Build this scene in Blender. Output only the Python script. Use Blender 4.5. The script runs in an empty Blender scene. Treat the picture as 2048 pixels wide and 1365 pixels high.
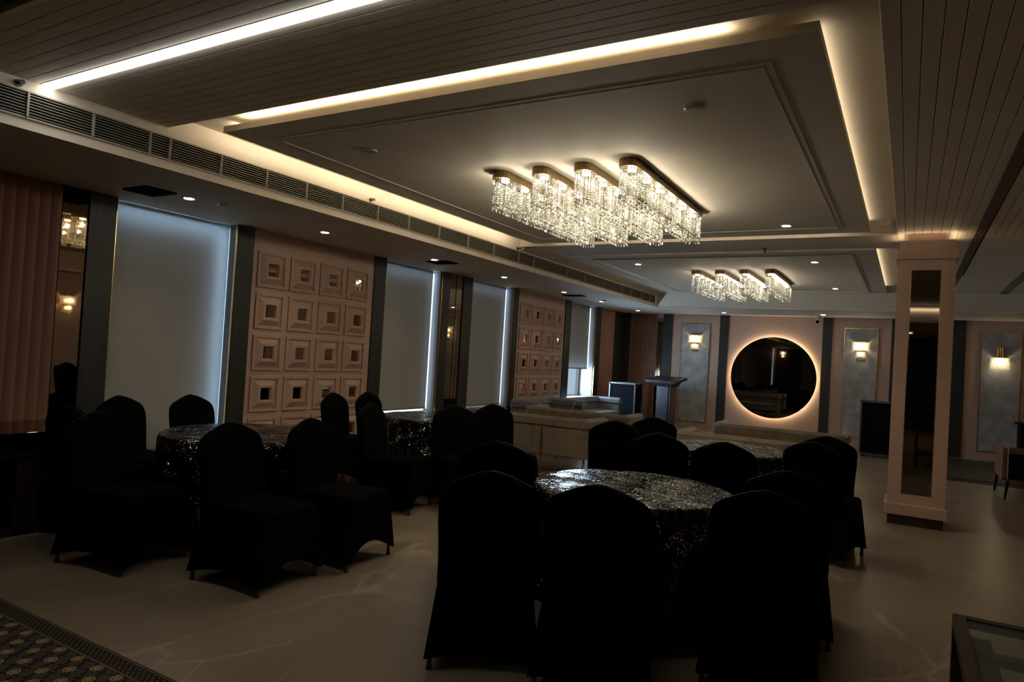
import bpy, bmesh, math, random
from mathutils import Matrix, Vector
random.seed(7)
C = bpy.context.scene
PI = math.pi
# ------------------------------------------------------------------ camera
cam_d = bpy.data.cameras.new('camera')
cam = bpy.data.objects.new('camera', cam_d); C.collection.objects.link(cam)
yaw, pitch, roll = math.radians(30.183), math.radians(1.130), math.radians(3.408)
f = Vector((-math.sin(yaw)*math.cos(pitch), math.cos(yaw)*math.cos(pitch), math.sin(pitch)))
r = Vector((math.cos(yaw), math.sin(yaw), 0)); u = r.cross(f)
r2 = r*math.cos(roll)+u*math.sin(roll); u2 = -r*math.sin(roll)+u*math.cos(roll)
cam.matrix_world = Matrix(((r2.x,u2.x,-f.x,0),(r2.y,u2.y,-f.y,0),(r2.z,u2.z,-f.z,1.5),(0,0,0,1)))
cam_d.sensor_width = 36; cam_d.lens = 1367.17/2048*36; cam_d.clip_start = .05
C.camera = cam
# ------------------------------------------------------------------ world, exposure
w = bpy.data.worlds.new('world'); C.world = w; w.use_nodes = True
w.node_tree.nodes['Background'].inputs[0].default_value = (.55,.68,.85,1)
w.node_tree.nodes['Background'].inputs[1].default_value = .06
C.view_settings.view_transform = 'Standard'; C.view_settings.look = 'None'
C.view_settings.gamma = 1; C.view_settings.use_curve_mapping = False
C.view_settings.exposure = 0.58
C.cycles.max_bounces = 7; C.cycles.diffuse_bounces = 4; C.cycles.glossy_bounces = 4
C.cycles.transparent_max_bounces = 12; C.cycles.transmission_bounces = 6
C.cycles.caustics_reflective = False; C.cycles.caustics_refractive = False
C.cycles.sample_clamp_indirect = 4; C.cycles.sample_clamp_direct = 0
CH_P = 2.9       # chandelier lamps
K = 1.0          # one dimmer over every lamp of the room
DAY = 1.0        # daylight
WARM = (1,.74,.44); WARM2 = (1,.82,.58); COOL = (.46,.72,1)

def light(name, kind, loc, power, col=WARM, size=.1, size_y=None, aim=None, spot=None, blend=.6, rad=.03):
    d = bpy.data.lights.new(name, kind); d.energy = power; d.color = col
    if kind == 'AREA':
        d.size = size
        if size_y: d.shape = 'RECTANGLE'; d.size_y = size_y
    else: d.shadow_soft_size = rad
    if kind == 'SPOT': d.spot_size = math.radians(spot or 90); d.spot_blend = blend
    o = bpy.data.objects.new(name, d); C.collection.objects.link(o); o.location = loc
    if aim is not None:
        o.rotation_euler = Vector(aim).to_track_quat('-Z','Y').to_euler()
    return o
# long thin cove lights: built with an explicit matrix (x = long axis)
def cove(p, q, power, width, aim, col=WARM2, name='cove_light'):
    p, q = Vector(p), Vector(q); L = (q-p).length; x = (q-p)/L
    z = -Vector(aim).normalized(); z = (z-x*z.dot(x)).normalized(); y = z.cross(x)
    o = light(name, 'AREA', (0,0,0), power*K, col, L, width)
    m = Matrix((x,y,z)).transposed().to_4x4(); m.translation = (p+q)/2; o.matrix_world = m
    return o
# daylight lamps are added further down, between glass and blinds
# ------------------------------------------------------------------ materials
def node_mat(name):
    m = bpy.data.materials.new(name); m.use_nodes = True
    return m, m.node_tree.nodes, m.node_tree.links, m.node_tree.nodes['Principled BSDF']
def mat(name, col, rough=.6, metal=0, noise=0, nscale=8, bump=0, bscale=60, spec=.5, stretch=None, sheen=0):
    m, N, L, B = node_mat(name)
    B.inputs['Base Color'].default_value = (*col,1); B.inputs['Roughness'].default_value = rough
    B.inputs['Metallic'].default_value = metal; B.inputs['Specular IOR Level'].default_value = spec
    if sheen: B.inputs['Sheen Weight'].default_value = sheen
    tc = N.new('ShaderNodeTexCoord'); mp = N.new('ShaderNodeMapping'); L.new(tc.outputs['Object'], mp.inputs[0])
    if stretch: mp.inputs['Scale'].default_value = stretch
    if noise:
        n = N.new('ShaderNodeTexNoise'); n.inputs['Scale'].default_value = nscale; n.inputs['Detail'].default_value = 5
        L.new(mp.outputs[0], n.inputs['Vector'])
        mr = N.new('ShaderNodeMapRange'); mr.inputs[1].default_value=.3; mr.inputs[2].default_value=.7
        mr.inputs[3].default_value = 1-noise; mr.inputs[4].default_value = 1+noise
        L.new(n.outputs[0], mr.inputs[0])
        mx = N.new('ShaderNodeVectorMath'); mx.operation='SCALE'; mx.inputs[0].default_value = col
        L.new(mr.outputs[0], mx.inputs['Scale']); L.new(mx.outputs[0], B.inputs['Base Color'])
    if bump:
        n = N.new('ShaderNodeTexNoise'); n.inputs['Scale'].default_value = bscale; n.inputs['Detail'].default_value = 3
        L.new(mp.outputs[0], n.inputs['Vector'])
        b = N.new('ShaderNodeBump'); b.inputs['Strength'].default_value = bump; b.inputs['Distance'].default_value=.01
        L.new(n.outputs[0], b.inputs['Height']); L.new(b.outputs[0], B.inputs['Normal'])
    return m
def emis(name, col, s):
    m, N, L, B = node_mat(name)
    B.inputs['Base Color'].default_value=(.02,.02,.02,1)
    B.inputs['Emission Color'].default_value=(*col,1); B.inputs['Emission Strength'].default_value=s
    return m
M = {}
M['ceil'] = mat('ceiling paint', (.68,.62,.52), .7, noise=.04, nscale=1.5)
M['plank'] = mat('painted plank', (.68,.60,.49), .55, noise=.05, nscale=2, stretch=(.4,.4,.4), bump=.05)
M['pink'] = mat('pink lacquered wall', (.53,.365,.29), .5, noise=.04, nscale=3, bump=.08, bscale=120)
M['pinkside'] = mat('pink tile lacquer', (.50,.33,.25), .55, noise=.03, nscale=4)
M['flute'] = mat('rose fluted panel', (.30,.145,.10), .5, noise=.10, nscale=6, stretch=(1,1,.15))
M['strip'] = mat('dark grey grained strip', (.018,.0195,.0185), .5, noise=.35, nscale=25, stretch=(1,1,.04), bump=.1)
M['greypanel'] = mat('grey silk panel', (.36,.365,.365), .5, noise=.25, nscale=5, bump=.15, bscale=50)
M['jamb'] = mat('window jamb paint', (.24,.215,.215), .65)
M['brass'] = mat('brass', (.72,.50,.22), .22, 1, bump=.15, bscale=30)
M['sofa_brass'] = mat('sofa brass', (.55,.38,.16), .3, 1)
M['brass_dull'] = mat('aged brass', (.19,.13,.055), .32, 1, noise=.2)
M['steel'] = mat('brushed steel', (.15,.15,.15), .4, 1)
M['alu'] = mat('grey aluminium', (.36,.35,.33), .4, .8)
M['black'] = mat('matt black', (.005,.005,.006), .75, spec=.06)
M['dark'] = mat('dark cavity', (.012,.011,.010), .9, spec=.1)
M['cover'] = mat('black stretch fabric', (.0016,.0016,.0016), .85, spec=.04, bump=.2, bscale=300)
M['cover2'] = mat('black seam', (.008,.008,.007), .6, spec=.15)
M['gloss'] = mat('black gloss lacquer', (.006,.005,.005), .06, spec=.6)
M['leg'] = mat('grey metal leg', (.10,.10,.10), .35, .9)
M['white'] = mat('white plastic', (.7,.68,.64), .4)
M['slat'] = mat('grille slat paint', (.30,.27,.22), .5)
M['grilledark'] = mat('duct interior', (.006,.006,.006), .9, spec=.1)
M['sofa'] = mat('taupe velvet', (.17,.135,.095), .8, noise=.22, nscale=9, sheen=.3)
M['sofa_grey'] = mat('grey velvet', (.17,.17,.17), .8, noise=.15, nscale=9, sheen=.3)
M['tan'] = mat('tan leather', (.17,.075,.035), .5, noise=.15)
M['frame_wood'] = mat('dark walnut', (.035,.022,.016), .35, noise=.3, nscale=20, stretch=(1,1,.1))
M['slot'] = mat('dark brown slot', (.10,.075,.055), .6)
M['podium'] = mat('dark stained wood', (.030,.026,.030), .35, noise=.25, nscale=15, stretch=(1,1,.1))
M['cloth_edge'] = mat('rug binding', (.10,.085,.06), .9)
M['mirror'] = mat('bronze mirror', (.42,.32,.22), .02, 1)
M['mirror_dark'] = mat('smoked mirror', (.26,.23,.20), .02, 1)
M['led'] = emis('led lens', (1,.93,.82), 14*K)
M['strip_led'] = emis('white led diffuser', (1,.97,.90), 9*K)
M['bulb'] = emis('warm bulb', (1,.86,.62), 6*K)
M['halo'] = emis('halo strip', (1,.78,.50), 34*K)
M['sky'] = emis('sky and gap glow', (.80,.93,1), 1.35*DAY)
M['build'] = mat('far pale facade', (.5,.6,.65), .9)
# window glass
m, N, L, B = node_mat('window glass'); B.inputs['Base Color'].default_value=(.9,.95,.97,1); B.inputs['Roughness'].default_value=.02
B.inputs['Alpha'].default_value=.12; M['glass']=m
m, N, L, B = node_mat('green table glass'); B.inputs['Base Color'].default_value=(.20,.24,.17,1); B.inputs['Roughness'].default_value=.06
B.inputs['Alpha'].default_value=.35; M['tglass']=m
# shade glass : translucent, softly lit by its bulb
m, N, L, B = node_mat('ribbed lamp glass')
tr=N.new('ShaderNodeBsdfTransparent'); tr.inputs[0].default_value=(1,.95,.85,1)
tl=N.new('ShaderNodeBsdfTranslucent'); tl.inputs[0].default_value=(.95,.88,.72,1)
gl=N.new('ShaderNodeBsdfGlossy'); gl.inputs['Roughness'].default_value=.15
mx=N.new('ShaderNodeMixShader'); mx.inputs[0].default_value=.5; mx2=N.new('ShaderNodeMixShader'); mx2.inputs[0].default_value=.12
L.new(tr.outputs[0],mx.inputs[1]); L.new(tl.outputs[0],mx.inputs[2]); L.new(mx.outputs[0],mx2.inputs[1]); L.new(gl.outputs[0],mx2.inputs[2])
L.new(mx2.outputs[0],N['Material Output'].inputs[0]); M['shade']=m
# crystal
m, N, L, B = node_mat('cut crystal')
oi=N.new('ShaderNodeObjectInfo')
cr_=N.new('ShaderNodeValToRGB'); cr_.color_ramp.elements[0].color=(.16,.145,.10,1); cr_.color_ramp.elements[1].color=(.88,.87,.82,1); L.new(oi.outputs['Random'],cr_.inputs[0])
tr=N.new('ShaderNodeBsdfTransparent'); tr.inputs[0].default_value=(.92,.90,.82,1)
df=N.new('ShaderNodeBsdfDiffuse'); L.new(cr_.outputs[0],df.inputs[0])
tl=N.new('ShaderNodeBsdfTranslucent'); L.new(cr_.outputs[0],tl.inputs[0])
ms=N.new('ShaderNodeMixShader'); ms.inputs[0].default_value=.45; L.new(df.outputs[0],ms.inputs[1]); L.new(tl.outputs[0],ms.inputs[2])
gl=N.new('ShaderNodeBsdfGlossy'); gl.inputs['Roughness'].default_value=.22; gl.inputs[0].default_value=(.95,.94,.90,1)
mx=N.new('ShaderNodeMixShader'); mx.inputs[0].default_value=.72; mx2=N.new('ShaderNodeMixShader'); mx2.inputs[0].default_value=.28
L.new(tr.outputs[0],mx.inputs[1]); L.new(ms.outputs[0],mx.inputs[2]); L.new(mx.outputs[0],mx2.inputs[1]); L.new(gl.outputs[0],mx2.inputs[2])
L.new(mx2.outputs[0],N['Material Output'].inputs[0]); M['crystal']=m
# roller blind
m, N, L, B = node_mat('beige blind fabric')
df=N.new('ShaderNodeBsdfDiffuse'); df.inputs[0].default_value=(.42,.37,.28,1)
tl=N.new('ShaderNodeBsdfTranslucent'); tl.inputs[0].default_value=(.5,.5,.5,1)
mx=N.new('ShaderNodeMixShader'); mx.inputs[0].default_value=.30
L.new(df.outputs[0],mx.inputs[1]); L.new(tl.outputs[0],mx.inputs[2]); L.new(mx.outputs[0],N['Material Output'].inputs[0]); M['blind']=m
# marble floor
m, N, L, B = node_mat('beige marble floor')
tc=N.new('ShaderNodeTexCoord')
n1=N.new('ShaderNodeTexNoise'); n1.inputs['Scale'].default_value=.9; n1.inputs['Detail'].default_value=6; n1.inputs['Distortion'].default_value=.6
L.new(tc.outputs['Object'],n1.inputs['Vector'])
cr=N.new('ShaderNodeValToRGB'); cr.color_ramp.elements[0].position=.3; cr.color_ramp.elements[0].color=(.205,.155,.112,1)
cr.color_ramp.elements[1].position=.75; cr.color_ramp.elements[1].color=(.31,.25,.18,1); L.new(n1.outputs[0],cr.inputs[0])
# veins : thin lines where a warped noise crosses .5
def vein(scale, width, warp, rot):
    # long nearly straight cracks: edges of a stretched cell pattern, slightly warped
    wn=N.new('ShaderNodeTexNoise'); wn.inputs['Scale'].default_value=2.6; wn.inputs['Detail'].default_value=6; L.new(tc.outputs['Object'],wn.inputs['Vector'])
    sc=N.new('ShaderNodeVectorMath'); sc.operation='SCALE'; sc.inputs['Scale'].default_value=warp; L.new(wn.outputs['Color'],sc.inputs[0])
    ad_=N.new('ShaderNodeVectorMath'); L.new(tc.outputs['Object'],ad_.inputs[0]); L.new(sc.outputs[0],ad_.inputs[1])
    mp=N.new('ShaderNodeMapping'); mp.inputs['Rotation'].default_value=(0,0,rot); mp.inputs['Scale'].default_value=(1,.5,1); L.new(ad_.outputs[0],mp.inputs[0])
    v=N.new('ShaderNodeTexVoronoi'); v.feature='DISTANCE_TO_EDGE'; v.inputs['Scale'].default_value=scale; L.new(mp.outputs[0],v.inputs['Vector'])
    mr=N.new('ShaderNodeMapRange'); mr.inputs[1].default_value=0; mr.inputs[2].default_value=width; mr.inputs[3].default_value=1; mr.inputs[4].default_value=0
    L.new(v.outputs['Distance'],mr.inputs[0]); return mr
v1=vein(.75,.014,.22,.5); v2=vein(1.5,.012,.25,-.7)
n3=N.new('ShaderNodeTexNoise'); n3.inputs['Scale'].default_value=1.6; L.new(tc.outputs['Object'],n3.inputs['Vector'])
mr3=N.new('ShaderNodeMapRange'); mr3.inputs[1].default_value=.42; mr3.inputs[2].default_value=.68; L.new(n3.outputs[0],mr3.inputs[0])
ad=N.new('ShaderNodeMath'); ad.operation='MAXIMUM'; L.new(v1.outputs[0],ad.inputs[0])
hv=N.new('ShaderNodeMath'); hv.operation='MULTIPLY'; L.new(v2.outputs[0],hv.inputs[0]); hv.inputs[1].default_value=.6; L.new(hv.outputs[0],ad.inputs[1])
mu=N.new('ShaderNodeMath'); mu.operation='MULTIPLY'; L.new(ad.outputs[0],mu.inputs[0]); L.new(mr3.outputs[0],mu.inputs[1])
mixc=N.new('ShaderNodeMix'); mixc.data_type='RGBA'; L.new(mu.outputs[0],mixc.inputs[0]); L.new(cr.outputs[0],mixc.inputs[6]); mixc.inputs[7].default_value=(.50,.42,.32,1)
L.new(mixc.outputs[2],B.inputs['Base Color']); B.inputs['Roughness'].default_value=.30; B.inputs['Specular IOR Level'].default_value=.45
M['floor']=m
# sequins
m, N, L, B = node_mat('black sequins')
tc=N.new('ShaderNodeTexCoord')
vo=N.new('ShaderNodeTexVoronoi'); vo.inputs['Scale'].default_value=150; L.new(tc.outputs['Object'],vo.inputs['Vector'])
big=N.new('ShaderNodeTexNoise'); big.inputs['Scale'].default_value=7; big.inputs['Detail'].default_value=3; L.new(tc.outputs['Object'],big.inputs['Vector'])
geo=N.new('ShaderNodeNewGeometry')
s1=N.new('ShaderNodeVectorMath'); s1.operation='SUBTRACT'; L.new(vo.outputs['Color'],s1.inputs[0]); s1.inputs[1].default_value=(.5,.5,.5)
s2=N.new('ShaderNodeVectorMath'); s2.operation='SCALE'; L.new(s1.outputs[0],s2.inputs[0]); s2.inputs['Scale'].default_value=.9
b1=N.new('ShaderNodeVectorMath'); b1.operation='SUBTRACT'; L.new(big.outputs['Color'],b1.inputs[0]); b1.inputs[1].default_value=(.5,.5,.5)
b2=N.new('ShaderNodeVectorMath'); b2.operation='SCALE'; L.new(b1.outputs[0],b2.inputs[0]); b2.inputs['Scale'].default_value=2.2
a1=N.new('ShaderNodeVectorMath'); L.new(s2.outputs[0],a1.inputs[0]); L.new(b2.outputs[0],a1.inputs[1])
a2=N.new('ShaderNodeVectorMath'); L.new(a1.outputs[0],a2.inputs[0]); L.new(geo.outputs['Normal'],a2.inputs[1])
nm=N.new('ShaderNodeVectorMath'); nm.operation='NORMALIZE'; L.new(a2.outputs[0],nm.inputs[0])
L.new(nm.outputs[0],B.inputs['Normal']); B.inputs['Metallic'].default_value=1; B.inputs['Roughness'].default_value=.14; B.inputs['Specular IOR Level'].default_value=.1
mpq=N.new('ShaderNodeMapping'); mpq.inputs['Scale'].default_value=(3.2,9,7); L.new(tc.outputs['Object'],mpq.inputs[0])
pn=N.new('ShaderNodeTexNoise'); pn.inputs['Scale'].default_value=1.3; pn.inputs['Detail'].default_value=6; pn.inputs['Roughness'].default_value=.65; L.new(mpq.outputs[0],pn.inputs['Vector'])
pr=N.new('ShaderNodeMapRange'); pr.inputs[1].default_value=.47; pr.inputs[2].default_value=.60; L.new(pn.outputs[0],pr.inputs[0])
sx=N.new('ShaderNodeSeparateColor'); L.new(vo.outputs['Color'],sx.inputs[0])
pw=N.new('ShaderNodeMath'); pw.operation='POWER'; L.new(sx.outputs[0],pw.inputs[0]); pw.inputs[1].default_value=5
sel=N.new('ShaderNodeMath'); sel.operation='MULTIPLY_ADD'; L.new(pr.outputs[0],sel.inputs[0]); sel.inputs[1].default_value=1.3; sel.inputs[2].default_value=.045
amt=N.new('ShaderNodeMath'); amt.operation='MULTIPLY'; L.new(pw.outputs[0],amt.inputs[0]); L.new(sel.outputs[0],amt.inputs[1])
cm=N.new('ShaderNodeMix'); cm.data_type='RGBA'; L.new(amt.outputs[0],cm.inputs[0]); cm.inputs[6].default_value=(.006,.006,.006,1); cm.inputs[7].default_value=(.95,.93,.90,1)
L.new(cm.outputs[2],B.inputs['Base Color'])
M['sequin']=m
# rug pattern
def rug_mat():
    m, N, L, B = node_mat('patterned rug')
    tc=N.new('ShaderNodeTexCoord'); sp=N.new('ShaderNodeSeparateXYZ'); L.new(tc.outputs['Object'],sp.inputs[0])
    def mth(op,a,b=None,c=None):
        n=N.new('ShaderNodeMath'); n.operation=op
        for i,v in enumerate((a,b,c)):
            if v is None: continue
            if isinstance(v,(int,float)): n.inputs[i].default_value=v
            else: L.new(v,n.inputs[i])
        return n.outputs[0]
    X,Y=sp.outputs[0],sp.outputs[1]      # object origin: world (-3.805, 1.757)
    def cell(v,p,o=0): return mth('SUBTRACT',mth('MODULO',mth('ADD',mth('ADD',v,o+p/2),p*200),p),p/2)
    def star(ox,oy,rad):
        a=cell(X,.1525,ox); b=cell(Y,.147,oy)
        aa=mth('ABSOLUTE',a); bb=mth('ABSOLUTE',b)
        sq=mth('MAXIMUM',aa,bb); di=mth('MULTIPLY',mth('ADD',aa,bb),.7071)
        return mth('MINIMUM',sq,di)
    s=mth('MINIMUM',star(0,0,0),star(-.07625,.0735,0))
    out=mth('LESS_THAN',s,.021); ring=mth('MULTIPLY',mth('LESS_THAN',s,.0145),mth('GREATER_THAN',s,.010))
    # fret strokes
    p=cell(mth('ADD',X,mth('MULTIPLY',Y,.55)),.0762,.02); q=cell(mth('SUBTRACT',Y,mth('MULTIPLY',X,.3)),.0735,.037)
    bar=mth('MAXIMUM',mth('MULTIPLY',mth('LESS_THAN',mth('ABSOLUTE',p),.007),mth('GREATER_THAN',mth('ABSOLUTE',q),.012)),
            mth('MULTIPLY',mth('LESS_THAN',mth('ABSOLUTE',q),.006),mth('LESS_THAN',mth('ABSOLUTE',p),.028)))
    nz=N.new('ShaderNodeTexNoise'); nz.inputs['Scale'].default_value=6; L.new(tc.outputs['Object'],nz.inputs['Vector'])
    def mix(fac,c1,c2):
        n=N.new('ShaderNodeMix'); n.data_type='RGBA'
        L.new(fac,n.inputs[0])
        for i,c in ((6,c1),(7,c2)):
            if isinstance(c,tuple): n.inputs[i].default_value=(*c,1)
            else: L.new(c,n.inputs[i])
        return n.outputs[2]
    field=mix(nz.outputs[0],(.055,.06,.05),(.075,.055,.05))
    field=mix(bar,field,(.012,.010,.009))
    field=mix(out,field,(.36,.25,.13)); field=mix(ring,field,(.12,.07,.035))
    # border Y > .045 (object)
    a=cell(X,.033,0); b=cell(Y,.033,-.0715)
    dia=mth('LESS_THAN',mth('ABSOLUTE',mth('SUBTRACT',mth('ADD',mth('ABSOLUTE',a),mth('ABSOLUTE',b)),.0165)),.003)
    a2=cell(X,.033,.0165); b2=cell(Y,.033,-.055)
    dot=mth('MAXIMUM',mth('MULTIPLY',mth('LESS_THAN',mth('ABSOLUTE',mth('SUBTRACT',mth('ABSOLUTE',a2),.004)),.0022),mth('LESS_THAN',mth('ABSOLUTE',b2),.004)),
            mth('MULTIPLY',mth('LESS_THAN',mth('ABSOLUTE',mth('SUBTRACT',mth('ABSOLUTE',a),.004)),.0022),mth('LESS_THAN',mth('ABSOLUTE',b),.004)))
    bord=mix(dia,(.040,.026,.022),(.012,.010,.009)); bord=mix(dot,bord,(.20,.18,.15))
    inb=mth('GREATER_THAN',Y,.040); col=mix(inb,field,bord)
    l1=mth('LESS_THAN',mth('ABSOLUTE',mth('SUBTRACT',Y,.036)),.005); l2=mth('LESS_THAN',mth('ABSOLUTE',mth('SUBTRACT',Y,.122)),.005); l3=mth('GREATER_THAN',Y,.129)
    lines=mth('MAXIMUM',l1,l2)
    col=mix(lines,col,(.13,.11,.085)); col=mix(l3,col,(.05,.04,.03))
    L.new(col,B.inputs['Base Color']); B.inputs['Roughness'].default_value=.9; B.inputs['Specular IOR Level'].default_value=.1
    return m
M['rug']=rug_mat()
# ------------------------------------------------------------------ mesh helpers
def link(name, bm, m, parent=None, smooth=False):
    me = bpy.data.meshes.new(name); bmesh.ops.recalc_face_normals(bm, faces=bm.faces); bm.to_mesh(me); bm.free()
    if smooth:
        for p in me.polygons: p.use_smooth = True
    if m is not None: me.materials.append(M[m] if isinstance(m,str) else m)
    o = bpy.data.objects.new(name, me); C.collection.objects.link(o)
    if parent: o.parent = parent
    return o
def inst(name, me, parent=None, loc=(0,0,0), rz=0):
    o = bpy.data.objects.new(name, me); C.collection.objects.link(o); o.location = loc; o.rotation_euler = (0,0,rz)
    if parent: o.parent = parent
    return o
def box(bm, x0,x1,y0,y1,z0,z1, bev=0, mtx=None):
    r = bmesh.ops.create_cube(bm, size=1)
    vs = r['verts']
    for v in vs:
        v.co = Vector(((x0+x1)/2+v.co.x*(x1-x0), (y0+y1)/2+v.co.y*(y1-y0), (z0+z1)/2+v.co.z*(z1-z0)))
    if bev:
        es = {e for v in vs for e in v.link_edges}
        rr = bmesh.ops.bevel(bm, geom=list(es), offset=bev, segments=2, affect='EDGES', profile=.5)
        vs = list({v for fc in rr['faces'] for v in fc.verts} | {v for v in vs if v.is_valid})
    if mtx is not None:
        for v in vs: v.co = mtx @ v.co
    return vs
def BX(name, m, x0,x1,y0,y1,z0,z1, parent=None, bev=0):
    bm = bmesh.new(); box(bm,x0,x1,y0,y1,z0,z1,bev); return link(name,bm,m,parent)
def cyl(bm, p, q, r1, r2=None, seg=12, cap=True):
    p, q = Vector(p), Vector(q); d = q-p
    rr = bmesh.ops.create_cone(bm, cap_ends=cap, segments=seg, radius1=r1, radius2=r1 if r2 is None else r2, depth=d.length)
    rot = Vector((0,0,1)).rotation_difference(d.normalized()).to_matrix().to_4x4(); rot.translation = (p+q)/2
    for v in rr['verts']: v.co = rot @ v.co
    return rr['verts']
def tag(o, label=None, cat=None, group=None, kind=None):
    if label: o['label'] = label
    if cat: o['category'] = cat
    if group: o['group'] = group
    if kind: o['kind'] = kind
    return o
def thing(name, label, cat, loc=(0,0,0), rz=0, group=None):
    o = bpy.data.objects.new(name, None); C.collection.objects.link(o); o.location = loc; o.rotation_euler = (0,0,rz); o.empty_display_size=.1
    return tag(o, label, cat, group)
def S(o): o['kind'] = 'structure'; return o
def copy_tree(o, parent=None):
    c = o.copy(); C.collection.objects.link(c); c.parent = parent
    for ch in list(o.children): copy_tree(ch, c)
    return c

# ================================================================== SETTING
H = 3.0; HS = 2.70; HU = 3.10; XL = -6.20; YB = 16.10; XF = -4.73; XR = 3.0; YR = -7.0
# floor
S(BX('floor','floor',-6.9,XR+.2,YR-.2,YB+.2,-.1,0))
# --- ceiling shells
ceil = bpy.data.objects.new('ceiling', None); C.collection.objects.link(ceil); S(ceil)
BX('soffit_left','ceil',-6.85,XF,YR,YB+.2,HS,3.35,ceil)
BX('soffit_back','ceil',XF,XR,14.23,YB+.2,HS,3.35,ceil)
BX('soffit_right','ceil',1.85,XR+.2,YR,14.23,HS,3.35,ceil)
BX('upper_ceiling','ceil',XF,1.85,YR,14.23,HU,3.35,ceil)
# chamfers between soffit and the far flat ceiling
bm = bmesh.new()
for (a,b,c,d) in (((XF,8.2,2.95),(XF,14.23,2.95),(-4.40,13.93,H),(-4.40,8.2,H)), ((XF,14.23,2.72),(1.85,14.23,2.72),(1.60,13.93,H),(-4.40,13.93,H)), ((XF,14.23,2.95),(XF,14.23,2.72),(-4.40,13.93,H),(-4.40,13.93,H+.001))):
    try: bm.faces.new([bm.verts.new(v) for v in (a,b,c,d)])
    except ValueError: pass
link('chamfer_moulding', bm, 'ceil', ceil)
# beam and far flat ceiling (tray zone two)
BX('beam','ceil',XF,-.165,8.20,9.05,H,HU,ceil)
BX('far_ceiling_panel','ceil',XF,-.40,9.07,13.93,H,H+.05,ceil)
BX('far_ceiling_edge','ceil',-.165,.52,8.56,14.23,H,HU,ceil)
BX('far_ceiling_side','ceil',.62,1.26,8.56,14.23,H,HU,ceil)
BX('far_ceiling_outer','ceil',1.37,1.85,8.56,14.23,H,HU,ceil)
BX('back_ceiling_strip','ceil',XF,-.165,13.93,14.23,H,HU,ceil)
# floating tray
tray = BX('floating_tray','ceil',-4.41,-.40,3.20,8.0,H,H+.045,ceil)
# moulding frames (thin ridges) on the trays
def frame_ring(name, x0,x1,y0,y1,wd,z0,z1,m,parent):
    bm = bmesh.new()
    box(bm,x0,x1,y0,y0+wd,z0,z1); box(bm,x0,x1,y1-wd,y1,z0,z1); box(bm,x0,x0+wd,y0+wd,y1-wd,z0,z1); box(bm,x1-wd,x1,y0+wd,y1-wd,z0,z1)
    return link(name,bm,m,parent)
frame_ring('ceiling_moulding',-4.18,-.64,3.45,7.72,.035,H-.004,H,'ceil',ceil)
frame_ring('ceiling_moulding',-4.14,-.68,3.49,7.68,.012,H-.006,H,'ceil',ceil)
frame_ring('ceiling_moulding',-4.17,-.66,9.42,13.70,.05,H-.02,H,'ceil',ceil)
BX('ceiling_moulding','ceil',-4.35,-.40,9.0,9.07,H-.025,H,ceil)
# planks: front zone (boards run across the room) and right zone (boards run along it)
def plank(w_, L_):
    bm = bmesh.new(); box(bm,-w_/2,w_/2,0,L_,0,.03,bev=.003); me_o = link('plank_src',bm,'plank'); me = me_o.data
    bpy.data.objects.remove(me_o); return me
PW = .078
pm = plank(PW-.003, (-.165-XF))
y = 2.975-PW/2; k = 0; STRIP_Y = 2.155
while y > 1.60:
    if abs(y-STRIP_Y-.03) > PW*.62:
        inst('plank', pm, ceil, (-.165, y, H), PI/2)
    y -= PW; k += 1
BX('front_ceiling_block','plank',XF,-.165,1.60,2.97,H+.028,HU,ceil)
BX('front_ceiling','strip',XF,1.85,-.7,1.56,H+.05,HU,ceil)
BX('rear_soffit','ceil',XF,1.85,YR,-.7,HS,HU,ceil)
# recessed slot around the linear light
pmr = plank(PW-.003, 8.54-1.60)
x = -.165+PW/2
while x < .52:
    inst('plank', pmr, ceil, (x, 1.60, H)); x += PW
x = .62+PW/2
while x < 1.25:
    inst('plank', pmr, ceil, (x, 1.60, H)); x += PW
x = 1.37+PW/2
while x < 1.84:
    inst('plank', pmr, ceil, (x, 1.60, H)); x += PW
BX('right_ceiling_block','plank',-.165,1.85,1.60,8.55,H+.028,HU,ceil)
S(BX('trim_1','slot',.525,.600,1.7,11.7,H-.006,H+.03))
S(BX('trim_2','slot',1.27,1.36,1.7,14.1,H-.006,H+.03))
# linear light in the plank ceiling
ll = thing('linear_light','long white recessed LED strip in the plank ceiling near the air grille','light')
BX('housing','plank',-4.72,-.9,2.122,2.206,H-.001,H+.028,ll); BX('diffuser','strip_led',-4.715,-.9,2.138,2.190,H-.012,H-.003,ll)
# coves
cove((-4.2,-.66,2.98),(1.4,-.66,2.98), 5, .02, (0,-1,-.6))
cove((-4.22,3.235,3.052),(-.80,3.235,3.052), 5, .02, (0,-.55,1))
cove((-.435,3.35,3.052),(-.435,7.85,3.052), 1.5, .02, (.4,0,1))
cove((-4.375,3.3,3.052),(-4.375,7.9,3.052), 13, .02, (-1,0,.15))
cove((-4.2,7.97,3.052),(-.6,7.97,3.052), 2.2, .02, (0,1,.2))
cove((-.435,9.2,3.055),(-.435,13.6,3.055), 1.6, .02, (.4,0,1))
# --- left wall: built of bays
wl = bpy.data.objects.new('wall_left', None); C.collection.objects.link(wl); S(wl)
def wall_seg(y0,y1,z0=0,z1=HS): BX('wall_section','jamb',-6.60,XL,y0,y1,z0,z1,wl)
wins = [(3.46,4.74,.33,3.465,4.737,.36), (7.12,8.39,.57,7.13,8.345,.605), (9.25,10.57,.57,9.26,10.525,.60), (13.03,14.36,.65,13.04,14.29,1.27)]
prev = YR
for (a,b,s,_,_,_) in wins:
    wall_seg(prev,a); wall_seg(a,b,0,s); prev = b
wall_seg(prev,YB+.2)
BX('wall_section','jamb',-6.60,-6.45,YR,YB,HS,3.3,wl)
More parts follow.
